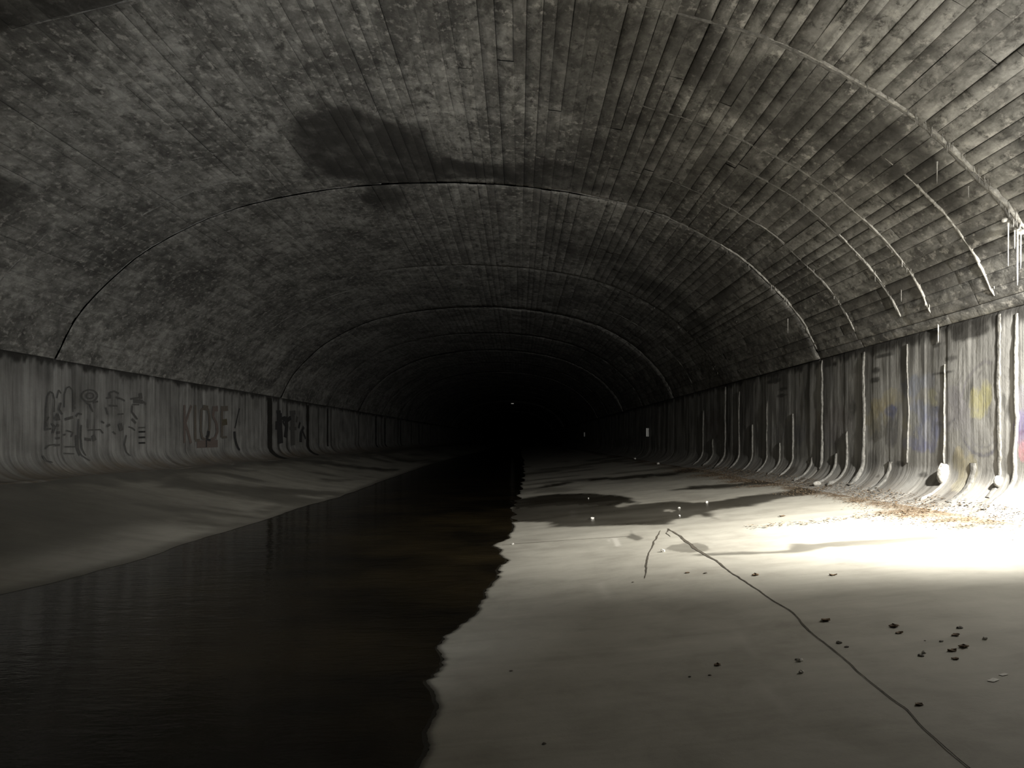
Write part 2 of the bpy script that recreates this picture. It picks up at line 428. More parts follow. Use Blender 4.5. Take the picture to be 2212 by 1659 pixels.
link('stream_bed', mesh('stream_bed', np.stack([X, Y, Z], -1), grid_faces(len(ys), 40), True,
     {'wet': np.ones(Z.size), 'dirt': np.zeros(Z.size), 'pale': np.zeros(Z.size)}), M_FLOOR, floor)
# the water itself
ys = rows_for(-4, 220, 2.0); u = np.linspace(0, 1, 26)
X = (xl_of(ys) - .02)[:, None] * (1 - u)[None] + (xr_of(ys) + .012)[:, None] * u[None]; Y = np.repeat(ys[:, None], 26, 1)
Z = np.full(X.shape, -0.004) + (vnoise(X * 1.2, Y * .8, 51, 3) - .5) * 0.004
wt = link('stream_water', mesh('stream_water', np.stack([X, Y, Z], -1), grid_faces(len(ys), 26), True), M_WATER)
top(wt, 'dark shallow stream running down the middle of the tunnel floor', None, None, 'structure')

# ------------------------------------------------------------------ ribbons (cracks) on the floor
def ribbon(name, pix, width, mat, parent, lift=0.004, jag=0.5, seed=0, step=0.04):
    P = np.array([fpt(*p)[:2] for p in pix])
    L = np.concatenate([[0], np.cumsum(np.hypot(*np.diff(P, axis=0).T))])
    n = max(8, int(L[-1] / step))
    s = np.linspace(0, L[-1], n)
    x, y = np.interp(s, L, P[:, 0]), np.interp(s, L, P[:, 1])
    tx, ty = np.gradient(x, s), np.gradient(y, s); k = np.hypot(tx, ty) + 1e-9; nx, ny = ty / k, -tx / k
    wob = (vnoise(s * 2, s * 0, seed + 60, 5) - .5) * 0.07
    wd = np.interp(s / L[-1], np.linspace(0, 1, len(width)), width) * (1 + jag * (vnoise(s * 9, s * 0, seed + 61, 4) - .5) * 2.2)
    wd[0] = wd[-1] = 0.002
    wd = np.maximum(wd, .002)
    V = []
    for q in (-1, 0, 1):
        X, Y = x + nx * (wob + q * wd / 2), y + ny * (wob + q * wd / 2)
        Z = floor_z(np.minimum(np.maximum(X, xr_of(Y) + .001), RFX), Y) + lift + (0.0 if q else -0.002)
        V.append(np.stack([X, Y, Z], -1))
    V = np.stack(V, 1)
    return link(name, mesh(name, V, grid_faces(n, 3, True), True), mat, parent)
ribbon('crack', [(1443, 1142), (1470, 1160), (1500, 1184), (1540, 1210), (1600, 1252), (1700, 1318), (1760, 1372), (1815, 1415), (1900, 1490), (2000, 1575), (2110, 1672)], [.02, .035, .045, .026, .014, .010, .010, .009, .007, .006], M_CRACK, floor, seed=1)
ribbon('crack', [(1428, 1146), (1412, 1170), (1404, 1190), (1396, 1220), (1391, 1250)], [.01, .025, .012, .018, .008], M_CRACK, floor, seed=2)
ribbon('crack', [(1443, 1142), (1439, 1152), (1447, 1160)], [.02, .012, .006], M_CRACK, floor, seed=3)
ribbon('crack', [(1085, 1178), (1150, 1172), (1250, 1165), (1360, 1159)], [.006, .010, .006, .012], M_CRACK, floor, seed=4)

# ------------------------------------------------------------------ vault rings
ceiling = top(empty('ceiling'), 'board marked concrete barrel vault with dark mould and white lime lines', None, None, 'structure')
RJ = [-5.0, 2.0, 9.4, 16.7, 24.55, 32.5, 40.4, 48.3, 56.2, 64.1, 72.0, 79.9, 87.8, 95.7, 103.6, 111.5, 150.0, 220.0]
MINOR = [0.1, 3.9, 5.7, 7.5, 10.4, 12.05, 12.95, 14.7, 18.6, 20.05, 20.9, 22.8]
BD = []; s = 0.0
while s < VLEN - 0.12:
    BD.append(s); s += random.choice([.17, .19, .2, .2, .22, .25])
BD.append(VLEN)
BD = np.array(BD)

def stain_at(S, Y):
    """black mould patches on the vault"""
    x = np.interp(S, VS, VP[:, 0]); n = vnoise(S * 1.3, Y * .9, 71, 5) - .5
    out = np.zeros(S.shape); mot = .45 + 1.0 * vnoise(S * 4, Y * 3.2, 73, 4)
    def patch(xc, yc, rx, ry, a, k=0.95):
        d = np.sqrt(((x - xc) / rx) ** 2 + ((Y - yc) / ry) ** 2) + n * k
        return a * sstep(1.05, 0.75, d)
    for p in [(-2.9, 14.5, 1.45, 1.7, .9), (-1.6, 15.9, 2.5, .75, .92), (-3.9, 15.7, .8, .6, .7), (0.6, 15.9, 1.9, .8, .75), (-3.1, 17.7, .5, 1.0, .8), (-5.6, 8.7, 3.2, .8, .85), (-8.4, 12.1, .5, .8, .75),
              (1.0, 11.0, 1.1, 1.6, .55), (2.3, 12.5, 1.6, .8, .5), (3.2, 10.6, 1.2, .9, .6), (4.6, 10.6, .9, .7, .6), (5.2, 10.2, .7, .6, .75), (2.2, 9.9, .6, .5, .5), (3.9, 13.2, 1.0, .7, .55), (2.2, 14.5, 1.3, 1.4, .5),
              (1.9, 7.3, .25, 1.2, .6), (-7.9, 9.5, .7, .9, .4), (2.0, 20.5, 2.0, 1.6, .5), (4.0, 22.5, 1.6, 1.0, .6), (4.5, 19.0, 1.2, 1.2, .4)]:
        out = np.maximum(out, patch(*p))
    return np.clip(out * mot, 0, .95)

ringno = 0
def ring_cells(y0, y1, bays, b0, b1, nlen, depth, amp, roff, seed):
    """grid of boards b0..b1 between y0 and y1; every board length is a panel with recessed edges"""
    r = np.random.RandomState(seed)
    V, F, A = [], [], {'sy': [], 'groove': [], 'tone': [], 'lime': [], 'stain': []}
    base = 0
    ys_b = np.linspace(y0, y1, bays + 1)
    for k in range(b0, b1):
        sl, sr = BD[k], BD[k + 1]
        right = sstep(XC - 3, XC + 3, np.interp((sl + sr) / 2, VS, VP[:, 0]))
        dscale = (0.30 + 0.70 * right)
        gl, gr_ = r.choice([.1, .25, .6, 1.0, 1.2], 2)
        yj = ys_b.copy(); yj[1:-1] += r.uniform(-.45, .45, bays - 1) * (r.uniform() < .7)
        for j in range(bays):
            ya, yb = yj[j], yj[j + 1]
            h, tilt = r.normal(0, amp) * dscale, r.normal(0, amp * .4) * dscale
            tone = max(0, r.normal(0.10, 0.22)) * (0.35 + .65 * right)
            g = 0.011
            ss = np.array([sl, sl + g, (sl + sr) / 2, sr - g, sr])
            yy = np.concatenate([[ya, ya + .012], np.linspace(ya, yb, nlen + 1)[1:-1], [yb - .012, yb]])
            S, Y = np.meshgrid(ss, yy)
            off = h + tilt * (S - (sl + sr) / 2) / (sr - sl) * 2 + roff + (vnoise(S * .7, Y * .6, seed, 2) - .5) * .03
            gm = np.zeros(S.shape)
            gm[:, 0] = gl; gm[:, -1] = gr_
            e = 0.9 if (j == 0) else 0.10
            e2 = 0.9 if (j == bays - 1) else 0.10
            gm[0, :] = np.maximum(gm[0, :], e); gm[-1, :] = np.maximum(gm[-1, :], e2)
            off = off - gm * depth * dscale
            P = vault_pt(S.ravel(), Y.ravel(), off.ravel())
            V.append(P); F.append(grid_faces(*S.shape) + base); base += S.size
            A['sy'].append(np.stack([S.ravel(), Y.ravel(), np.full(S.size, k * .37)], -1))
            A['groove'].append(np.clip(gm.ravel() * (.25 + .75 * right), 0, 1)); A['tone'].append(np.full(S.size, min(tone, .75)))
            A['stain'].append(stain_at(S, Y).ravel())
            lm = np.zeros(S.shape)
            A['lime'].append(lm.ravel())
    return np.concatenate(V), np.concatenate(F), {k: np.concatenate(v) for k, v in A.items()}

rings = []
for i, (a, b) in enumerate(zip(RJ[:-1], RJ[1:])):
    roff = [0, .0, .0, .035, 0.0, .03, .0, .025, .0, .02][i % 10]
    near = i in (1, 2)
    far = b > 60
    nlen = 8 if b < 30 else 3
    bays = 4 if b < 112 else 2
    dep = 0.016
    if not near:
        V, F, A = ring_cells(a, b, bays, 0, len(BD) - 1, nlen, dep, .0045, roff, 100 + i)
        ring = link('vault_ring', mesh('vault_ring', V, F, False, A), M_VAULT, ceiling)
    else:
        # backing shell behind the boards, then every board print as a piece of its own
        S, Y = np.meshgrid(np.linspace(0, VLEN, 90), np.linspace(a, b, 3))
        o = {'sy': np.stack([S.ravel(), Y.ravel(), 0 * S.ravel()], -1), 'groove': np.ones(S.size), 'tone': np.zeros(S.size), 'lime': np.zeros(S.size), 'stain': np.zeros(S.size)}
        ring = link('vault_ring', mesh('vault_ring', vault_pt(S.ravel(), Y.ravel(), -0.06), grid_faces(*S.shape), True, o), M_VAULT, ceiling)
        for k in range(len(BD) - 1):
            V, F, A = ring_cells(a, b, bays, k, k + 1, nlen + 2, dep, .0045, roff, 1000 * i + k)
            link('board_print', mesh('board_print', V, F, False, A), M_VAULT, ring)
    rings.append(ring)
def ring_at(y): return rings[max(0, min(len(rings) - 1, int(np.searchsorted(RJ, y) - 1)))]

# ------------------------------------------------------------------ lime ridges and stalactites along the joints
def drip_geo(p, length, r0, seed):
    n = 6; V, F = [], []
    lv = [(0, 1.5), (.12, 1.0), (.55, .75), (.9, .5), (1, .1)]
    rr = np.random.RandomState(seed)
    for t, k in lv:
        for q in range(n):
            an = q / n * 2 * math.pi
            rad = r0 * k * (1 + rr.uniform(-.2, .2))
            V.append((p[0] + math.cos(an) * rad, p[1] + math.sin(an) * rad, p[2] + .015 - t * length))
    for j in range(len(lv) - 1):
        for q in range(n):
            F.append((j * n + q, j * n + (q + 1) % n, (j + 1) * n + (q + 1) % n, (j + 1) * n + q))
    return V, F

def lime_ridge(y0, xa, xb, wid, hgt, mat, seed, drips=0, dlen=.12, gap=.0):
    sa, sb = s_of_x(xa), s_of_x(xb)
    n = int((sb - sa) / .035) + 2
    s = np.linspace(sa, sb, n)
    lump = .5 * vnoise(s * 5, s * 0, seed, 5) + .75 * np.clip(vnoise(s * 14, s * 0, seed + 8, 4) - .22, 0, 1)
    fade = sstep(0, .12, (s - sa) / (sb - sa)) * sstep(1, .97, (s - sa) / (sb - sa))
    fade = fade * (.35 + .65 * sstep(0, .45, (s - sa) / (sb - sa)))
    W = wid * .62 * (.15 + 1.6 * lump) * (.15 + .85 * fade); Hh = .55 * hgt * (.1 + 1.8 * np.clip(vnoise(s * 9, s * 0, seed + 1, 4) - .2, 0, 1)) * fade
    if gap: 
        keep = sstep(gap - .06, gap + .10, vnoise(s * 3.2, s * 0, seed + 2, 5)); W = W * keep + .003; Hh = Hh * keep
    yc = y0 + (vnoise(s * 1.5, s * 0, seed + 3, 4) - .5) * .10
    V = []
    for q, hq in ((-1, -.02), (-.6, .5), (-.1, 1.0), (.45, .6), (1, -.02)):
        V.append(vault_pt(s, yc + q * W, np.where(hq < 0, -.05, Hh * hq * (.8 + .4 * vnoise(s * 23, s * 0 + q, seed + 5, 2)) + .004)))
    V = np.stack(V, 1)
    par = ring_at(y0 - .01)
    link('lime_ridge', mesh('lime_ridge', V, grid_faces(n, 5), True), mat, par)
    r = np.random.RandomState(seed)
    for d in range(drips):
        t = r.uniform(.2, .97) ** .8
        p = vault_pt(sa + (sb - sa) * t, y0 - .03 + r.uniform(-.05, .05), 0)
        v, f = drip_geo(p, dlen * r.uniform(.25, 1.2), r.uniform(.004, .009), seed * 50 + d)
        link('stalactite', mesh('stalactite', v, f, True), M_LIME, par)
LR = lime_ridge
LR(9.40, 1.2, 6.35, .10, .05, M_LIMED, 1)
LR(9.36, 3.0, 6.30, .085, .06, M_LIME, 2, 60, .13, gap=.30)
LR(9.40, -6, 1.2, .06, .02, M_LIMED, 3, gap=.55)
LR(16.70, 0.2, 6.45, .08, .04, M_LIMED, 4, 10, .10, gap=.3)
LR(16.66, 4.2, 6.45, .08, .06, M_LIME, 5, 12, .14)
LR(16.70, -9, -3, .04, .012, M_LIMED, 6, gap=.6)
LR(24.55, 1.5, 6.45, .09, .04, M_LIMED, 7, 8, .14)
LR(24.5, 4.6, 6.45, .09, .05, M_LIME, 8, 8, .16)
LR(32.5, 2.5, 6.45, .10, .04, M_LIMED, 9, 6, .14)
LR(40.4, 2.5, 6.45, .10, .04, M_LIMED, 10)
LR(48.3, 2.5, 6.45, .10, .04, M_LIMED, 11)
LR(10.42, 4.9, 6.45, .07, .03, M_LIME, 12, 4, .10, gap=.35)
LR(12.05, 1.8, 6.45, .06, .022, M_LIMED, 13, 6, .12, gap=.35)
LR(12.0, 4.9, 6.45, .06, .035, M_LIME, 14, 5, .10, gap=.4)
LR(12.95, 3.5, 6.40, .06, .025, M_LIMED, 15, 5, .12, gap=.3)
LR(12.92, 5.2, 6.40, .05, .03, M_LIME, 16, 3, .10, gap=.4)
LR(14.70, 2.6, 6.40, .07, .03, M_LIMED, 17, 5, .10, gap=.3)
LR(14.66, 4.6, 6.40, .06, .03, M_LIME, 18, 3, .08, gap=.45)
LR(18.6, 3.0, 6.4, .06, .02, M_LIMED, 19, gap=.45)
LR(20.05, 3.0, 6.40, .06, .025, M_LIMED, 20, 4, .1, gap=.35)
LR(20.9, 4.2, 6.40, .07, .03, M_LIME, 21, 3, .1, gap=.45)
LR(22.8, 3.5, 6.40, .06, .025, M_LIMED, 22, gap=.45)
LR(28.5, 3.5, 6.40, .07, .025, M_LIMED, 23, gap=.45)
for i, yy in enumerate((14.0, 15.3, 18.2, 19.6, 21.5, 26.5, 28.5)):
    LR(yy, -9.9, -5.5, .05, .012, M_LIMED, 40 + i, gap=.5)

# the large stalactites that can be told apart
def stal(px, py0, py1, y, r):
    p = np.array([(px - VPX) / FPX * y, y, H - (py0 - VPY) / FPX * y])
    v, f = drip_geo(p, (py1 - py0) / FPX * y, r, int(px))
    link('stalactite', mesh('stalactite', v, f, True), M_LIME, ring_at(y - .01))
for a in [(2178, 484, 578, 9.38, .009), (2198, 498, 619, 9.36, .013), (2205, 500, 583, 9.36, .010), (2024, 352, 400, 9.36, .010), (2092, 405, 430, 9.36, .008),
          (1947, 600, 654, 12.5, .008), (1854, 612, 637, 13.9, .008), (2027, 690, 743, 12.0, .012), (2192, 500, 540, 9.38, .010), (1702, 690, 722, 17.0, .008), (1637, 645, 668, 18.6, .008)]:
    stal(*a)
# lime shelf they hang from at the edge of the frame
def blob(name, c, r, seed, mat, parent, nu=12, nv=8, amp=.25):
    V = []
    for j in range(nv + 1):
        th = math.pi * j / nv
        for i in range(nu):
            ph = 2 * math.pi * i / nu
            d = Vector((math.sin(th) * math.cos(ph), math.sin(th) * math.sin(ph), math.cos(th)))
            k = 1 + amp * mnoise.noise(d * 1.7 + Vector((seed * 3.1, 0, seed)))
            V.append((c[0] + d.x * r[0] * k, c[1] + d.y * r[1] * k, c[2] + d.z * r[2] * k))
    F = []
    for j in range(nv):
        for i in range(nu):
            F.append((j * nu + i, (j + 1) * nu + i, (j + 1) * nu + (i + 1) % nu, j * nu + (i + 1) % nu))
    return link(name, mesh(name, V, F, True), mat, parent)
blob('lime_shelf', (6.13, 9.36, 4.12), (.07, .05, .035), 3, M_LIME, ring_at(9.3))
blob('lime_shelf', (5.92, 9.38, 4.27), (.035, .03, .03), 4, M_LIME, ring_at(9.3))

# ------------------------------------------------------------------ walls
def wall_curve(side):
    """profile from the springing down to the foot: list of (x, z)"""
    x0, xf, zf, rz = (XR, RFX, RFZ, .58) if side > 0 else (XL, LFX, LFZ, .52)
    P = [(x0, z) for z in np.linspace(ZS + .02, zf + rz, 60)]
    for a in np.linspace(0, math.pi / 2, 26)[1:]:
        P.append((xf + (x0 - xf) * math.cos(a), zf + rz - rz * math.sin(a)))
    P.append((xf - math.copysign(.12, side), zf - .02 - (.012 if side > 0 else .02)))
    return np.array(P)
WC = {1: wall_curve(1), -1: wall_curve(-1)}
WT = {k: np.concatenate([[0], np.cumsum(np.hypot(*np.diff(v, axis=0).T))]) for k, v in WC.items()}
def wall_pt(side, t, y, off=0.0):
    C, T = WC[side], WT[side]
    g = np.gradient(C, T, axis=0); g /= np.linalg.norm(g, axis=1)[:, None]
    x, z = np.interp(t, T, C[:, 0]), np.interp(t, T, C[:, 1])
    gx, gz = np.interp(t, T, g[:, 0]), np.interp(t, T, g[:, 1])
    # inward normal: away from the concrete
    nx, nz = (gz, -gx) if side > 0 else (-gz, gx)
    return np.stack(np.broadcast_arrays(x + nx * off, y, z + nz * off), -1)
def t_of_z(side, z): return float(np.interp(-z, -WC[side][:, 1], WT[side]))

def rpt(px, py):           # right wall: (y, z) from a photograph pixel
    y = 6.53 * FPX / (px - VPX); return y, H - (py - VPY) / FPX * y
def lpt(px, py):           # left wall
    y = 10.08 * FPX / (VPX - px); return y, H - (py - VPY) / FPX * y

PAINT = [  # px, py, rx, ry, colour, alpha
 (1898, 880, 22, 22, (.40, .32, .10), .75), (1905, 868, 30, 14, (.45, .37, .14), .6), (1885, 905, 25, 25, (.30, .25, .08), .6), (1922, 886, 13, 14, (.05, .08, .30), .9), (1926, 890, 6, 6, (.02, .03, .16), .9),
 (1915, 855, 22, 14, (.42, .36, .17), .5), (1895, 930, 26, 24, (.07, .065, .045), .7), (1925, 925, 12, 30, (.04, .045, .08), .7), (1918, 950, 14, 14, (.05, .045, .05), .6),
 (1975, 832, 28, 24, (.20, .24, .36), .75), (2005, 825, 26, 20, (.28, .30, .38), .6), (1985, 900, 26, 40, (.18, .22, .38), .7), (2000, 925, 26, 34, (.16, .19, .40), .75), (1985, 962, 30, 16, (.14, .16, .40), .75), (1965, 955, 18, 14, (.20, .23, .38), .6),
 (1965, 910, 18, 20, (.40, .38, .18), .55), (2010, 850, 16, 16, (.44, .42, .20), .6), (2012, 868, 12, 10, (.42, .40, .18), .6), (2012, 885, 14, 14, (.06, .08, .18), .7), (2000, 935, 10, 24, (.5, .5, .52), .5),
 (2050, 850, 30, 30, (.26, .25, .30), .6), (2060, 880, 30, 30, (.32, .30, .36), .5), (2045, 905, 22, 22, (.34, .32, .38), .5), (2075, 905, 26, 30, (.28, .27, .32), .5),
 (2115, 868, 26, 34, (.44, .40, .10), .85), (2110, 895, 22, 14, (.44, .41, .12), .8), (2125, 850, 14, 22, (.40, .38, .12), .6),
 (2110, 945, 40, 30, (.22, .22, .22), .6), (2120, 930, 26, 18, (.34, .33, .32), .4),
 (2070, 1000, 14, 34, (.50, .42, .20), .75), (2090, 1010, 24, 26, (.46, .40, .20), .7), (2085, 1050, 26, 14, (.55, .50, .30), .6), (2070, 975, 10, 12, (.50, .41, .18), .7),
 (2205, 915, 22, 26, (.16, .10, .36), .85), (2205, 950, 16, 14, (.22, .10, .26), .7), (2210, 975, 16, 20, (.60, .16, .22), .8), (2206, 850, 18, 30, (.34, .31, .42), .5), (2212, 800, 12, 14, (.40, .38, .46), .4),
 (1800, 905, 40, 36, (.15, .11, .12), .45), (1770, 905, 10, 26, (.28, .22, .09), .5), (1790, 940, 40, 30, (.13, .11, .16), .4), (1715, 935, 30, 30, (.10, .11, .16), .45), (1840, 880, 8, 22, (.03, .03, .02), .85), (1836, 900, 6, 12, (.03, .03, .025), .8),
 (1650, 950, 30, 30, (.09, .09, .11), .4), (1540, 920, 25, 30, (.09, .045, .045), .5)]
PSTROKE = [  # polyline px, width px, colour, alpha
 ([(2075, 855), (2085, 820), (2105, 795), (2125, 780), (2138, 785)], 7, (.22, .20, .24), .6), ([(2078, 950), (2095, 975), (2120, 985), (2140, 978), (2152, 955), (2155, 930)], 8, (.10, .10, .15), .75),
 ([(2082, 930), (2100, 960), (2125, 968), (2150, 950)], 4, (.12, .12, .16), .6), ([(2130, 890), (2142, 920), (2140, 945)], 4, (.15, .15, .18), .5), ([(2060, 850), (2075, 810)], 5, (.25, .23, .25), .5),
 ([(2108, 815), (2118, 800), (2130, 830)], 5, (.22, .19, .20), .5), ([(1880, 880), (1885, 900)], 3, (.08, .06, .03), .8), ([(1893, 880), (1896, 902)], 3, (.08, .06, .03), .8), ([(1903, 880), (1905, 900)], 3, (.08, .06, .03), .8),
 ([(2020, 915), (2040, 920), (2060, 905)], 9, (.08, .08, .10), .7), ([(2075, 820), (2055, 870), (2060, 915), (2080, 935)], 5, (.2, .19, .22), .5), ([(2200, 935), (2212, 930)], 8, (.12, .05, .14), .8)]
WSTAIN_SHADE = [  # dark marks on the right wall, one painted as the lime boss's shadow (px, py, rx, ry, a)
 (2090, 718, 50, 16, .85), (2110, 700, 30, 12, .8), (2036, 805, 30, 6, .85), (2040, 812, 14, 10, .6), (2050, 775, 16, 9, .7), (2022, 745, 16, 5, .7), (1890, 800, 12, 7, .8), (1888, 821, 13, 7, .8), (1907, 768, 22, 5, .8), (1690, 840, 11, 5, .85), (1688, 854, 12, 4, .85), (1670, 823, 22, 6, .8),
 (1785, 785, 14, 14, .9), (1800, 786, 8, 9, .9), (1780, 840, 10, 60, .45), (1948, 790, 9, 70, .5), (2148, 780, 6, 90, .4), (2165, 870, 8, 30, .55), (2172, 890, 8, 26, .5), (1994, 1026, 14, 8, .9), (1880, 1000, 12, 30, .5), (1940, 1002, 12, 8, .7), (1903, 1029, 4, 3, .7), (1930, 1025, 12, 40, .4), (2062, 1010, 12, 40, .45), (2130, 1030, 18, 20, .4),
 (2190, 1040, 14, 30, .5), (2035, 880, 6, 20, .4), (1570, 900, 8, 80, .6), (1600, 900, 7, 70, .55), (1720, 1020, 16, 14, .6), (1745, 1020, 8, 14, .5), (1620, 900, 5, 90, .5)]
def seg_d(P, y, z):
    d = np.full(y.shape, 1e9)
    for (a, b), (c, e) in zip(P[:-1], P[1:]):
        ex, ey = c - a, e - b
        t = np.clip(((y - a) * ex + (z - b) * ey) / (ex * ex + ey * ey + 1e-9), 0, 1)
        d = np.minimum(d, np.hypot(y - a - t * ex, z - b - t * ey))
    return d

def wall_attrs(side, T, Y, Z):
    n = vnoise(Y * 2.2, Z * 1.3, 81, 5) - .5; nf = vnoise(Y * 9, Z * 4, 83, 4) - .5
    paint = np.zeros(T.shape + (4,)); stain = np.zeros(T.shape); lime = np.zeros(T.shape)
    if side > 0:
        for px, py, rx, ry, c, a in PAINT:
            g = .36 * sum(c) / 1.08; a = a * .85; c = [.72 * v + .28 * g for v in c]
            yc, zc = rpt(px, py); ry_ = abs(rpt(px - rx, py)[0] - rpt(px + rx, py)[0]) / 2; rz_ = ry / FPX * yc
            d = np.hypot((Y - yc) / ry_, (Z - zc) / rz_) + n * 1.3 + nf * 1.3
            m = a * sstep(1.1, .75, d)
            for k in range(3): paint[..., k] = np.where(m > 0, paint[..., k] * (1 - m) * (paint[..., 3] > 0) + c[k] * np.where(paint[..., 3] > 0, m, 1), paint[..., k])
            paint[..., 3] = np.maximum(paint[..., 3], m)
        for P, wd, c, a in PSTROKE:
            Q = [rpt(*p) for p in P]; wr = wd / FPX * Q[0][0] / 2
            m = a * sstep(1.4, .6, seg_d(Q, Y, Z) / wr + nf * .8)
            for k in range(3): paint[..., k] = paint[..., k] * (1 - m) * (paint[..., 3] > 0) + c[k] * np.where(paint[..., 3] > 0, m, 1) if False else np.where(m > .02, paint[..., k] * (1 - m) + c[k] * m, paint[..., k])
            paint[..., 3] = np.maximum(paint[..., 3], m)
        for px, py, rx, ry, a in WSTAIN_SHADE:
            yc, zc = rpt(px, py); ry_ = abs(rpt(px - rx, py)[0] - rpt(px + rx, py)[0]) / 2; rz_ = ry / FPX * yc
            stain = np.maximum(stain, a * sstep(1.1, .55, np.hypot((Y - yc) / ry_, (Z - zc) / rz_) + n * .8 + nf * .6))
    # drips of mould from the springing
    run = vnoise(Y * 3.1, Y * 0, 87, 4)
    dep = ZS - Z
    stain = np.maximum(stain, .92 * sstep(.24, .06, dep + nf * .28 + n * .22))
    stain = np.maximum(stain, .55 * sstep(.52, .66, run) * sstep(1.9, .2, dep) * (side > 0) + .35 * sstep(.55, .68, run) * sstep(1.4, .2, dep) * (side < 0))
    for yj in RJ[3:] if side > 0 else [32.2, 33.4, 38.6, 41.2, 48.3, 56.2, 64.1, 72.0, 79.9, 87.8]:
        wj = .10 if side > 0 else .16
        stain = np.maximum(stain, .8 * sstep(1.2, .5, np.abs(Y - yj + (.14 if side > 0 else 0)) / wj + nf * .5))
    foot = sstep(1.15, .72, Z + n * .3) if side > 0 else sstep(1.18, .85, Z + n * .25)
    dirt = foot * np.clip(.15 + 1.1 * vnoise(Y * 4, Z * 6, 91, 4) - (.3 if side > 0 else 0), 0, 1) * (.55 if side > 0 else .8)
    if side > 0:
        lime = .30 * sstep(1.35, .8, Z + n * .5) * sstep(.45, .7, vnoise(Y * 3.5, Z * .6, 95, 4))
    return paint, stain, lime, dirt

walls = {}
for side, nm, lab in ((1, 'wall_right', 'right tunnel wall with faded coloured paint, lime streaks and a curved foot'), (-1, 'wall_left', 'left tunnel wall with dark painted lettering and a curved foot')):
    W = top(empty(nm), lab, None, None, 'structure'); walls[side] = W
    for i, (a, b) in enumerate(zip(RJ[:-1], RJ[1:])):
        T0 = WT[side][-1]
        nt = 110 if (side > 0 and b < 30) or b < 40 else 50
        ny = int((b - a) / (.026 if side > 0 and 5 < b < 18 else .05 if b < 30 else .12 if b < 60 else .5)) + 2
        t = np.linspace(0, T0, nt); y = np.linspace(a, b, ny)
        Tg, Y = np.meshgrid(t, y)
        P0 = wall_pt(side, Tg, Y, 0)
        Z = P0[..., 2]
        edge = np.minimum(Y - a, b - Y)
        off = (vnoise(Y * 1.1, Tg * .7, 97, 4) - .5) * .03 + (vnoise(Y * 6, Tg * 1.2, 98, 3) - .5) * .012
        # vertical form boards
        bd = np.floor(Y / .62); off = off + (vnoise(bd * 7.3, bd * 0, 99, 1) - .5) * (.016 if side > 0 else .004)
        fr = np.abs(Y / .62 - np.round(Y / .62)) * .62
        off = off - .004 * sstep(.02, .004, fr)
        off = off - .03 * sstep(.03, .0, edge) - .03 * sstep(.06, 0, Tg)
        off = off * sstep(0, .25, T0 - Tg)
        P = wall_pt(side, Tg, Y, off)
        paint, stain, lime, dirt = wall_attrs(side, Tg, Y, Z)
        link('wall_panel', mesh('wall_panel', P, grid_faces(ny, nt, side < 0), True,
             {'paint': paint.reshape(-1, 4), 'stain': np.clip(stain, 0, 1).ravel(), 'lime': lime.ravel(), 'dirt': dirt.ravel()}), M_WALL, W)

# lime ribs running down the right wall
def rib(side, y, z0, z1, wid, hgt, mat, seed, lean=0.0, foot=1.0):
    t0, t1 = t_of_z(side, z0), t_of_z(side, z1)
    n = int((t1 - t0) / .03) + 4
    t = np.linspace(t0, t1, n); q = (t - t0) / (t1 - t0)
    lump = vnoise(t * 3.2, t * 0, seed, 4)
    Wd = wid * (.15 + .9 * lump + .8 * np.clip(vnoise(t * 13, t * 0, seed + 5, 3) - .25, 0, 1)) * (1 + (foot - 1) * sstep(.65, 1, q)); Hh = hgt * (.3 + 1.2 * vnoise(t * 4.5, t * 0, seed + 1, 4)) * (1 + (foot - 1) * sstep(.65, 1, q))
    Hh = (.28 + .2 * sstep(.6, .9, q)) * Hh * sstep(0, .06, q) * sstep(1.0, .93, q)
    yc = y + (vnoise(t * 1.2, t * 0, seed + 2, 3) - .5) * .12 + lean * q + (vnoise(t * 11, t * 0, seed + 6, 3) - .5) * .035
    V = [wall_pt(side, t, yc + k * Wd, np.where(np.full(n, hk) < 0, -.02, Hh * hk + .012)) for k, hk in ((-1, -1), (-.7, .45), (-.25, .95), (.2, 1), (.65, .5), (1, -1))]
    return link('lime_rib', mesh('lime_rib', np.stack(V, 1), grid_faces(n, 6), True), mat, walls[side])
rib(1, 16.62, 3.3, .95, .055, .06, M_LIMED, 1)
rib(1, 14.62, 3.25, .72, .075, .06, M_LIMED, 2, foot=1.4)
rib(1, 14.60, 2.9, 1.5, .03, .05, M_LIMED, 22)
rib(1, 10.14, 3.25, .66, .05, .055, M_LIMED, 3, foot=1.4)
rib(1, 10.50, 3.3, .8, .07, .006, M_LIMED, 4)
rib(1, 11.86, 2.75, 1.2, .012, .012, M_LIMED, 5)
rib(1, 15.35, 1.75, .66, .05, .07, M_LIMED, 6, foot=1.7)
rib(1, 15.9, 1.3, .66, .06, .06, M_LIMED, 7, foot=1.5)
rib(1, 17.2, 1.2, .66, .07, .07, M_LIMED, 8, foot=1.4)
rib(1, 12.95, 3.2, 1.2, .016, .010, M_LIMED, 9)
rib(1, 18.4, 2.2, .70, .05, .05, M_LIMED, 10); rib(1, 19.3, 1.5, .70, .07, .05, M_LIMED, 11)
rib(1, 20.3, 2.6, .70, .05, .05, M_LIMED, 12); rib(1, 21.6, 2.0, .70, .05, .05, M_LIMED, 13)
rib(1, 22.9, 3.0, .70, .06, .06, M_LIMED, 14); rib(1, 24.45, 3.25, .68, .08, .07, M_LIMED, 15); rib(1, 26, 1.6, .68, .10, .08, M_LIMED, 16); rib(1, 27.4, 2.6, .68, .08, .06, M_LIMED, 17)
rib(1, 13.6, 1.2, .68, .10, .03, M_LIMED, 18); rib(1, 11.1, 1.25, .68, .12, .03, M_LIMED, 19)
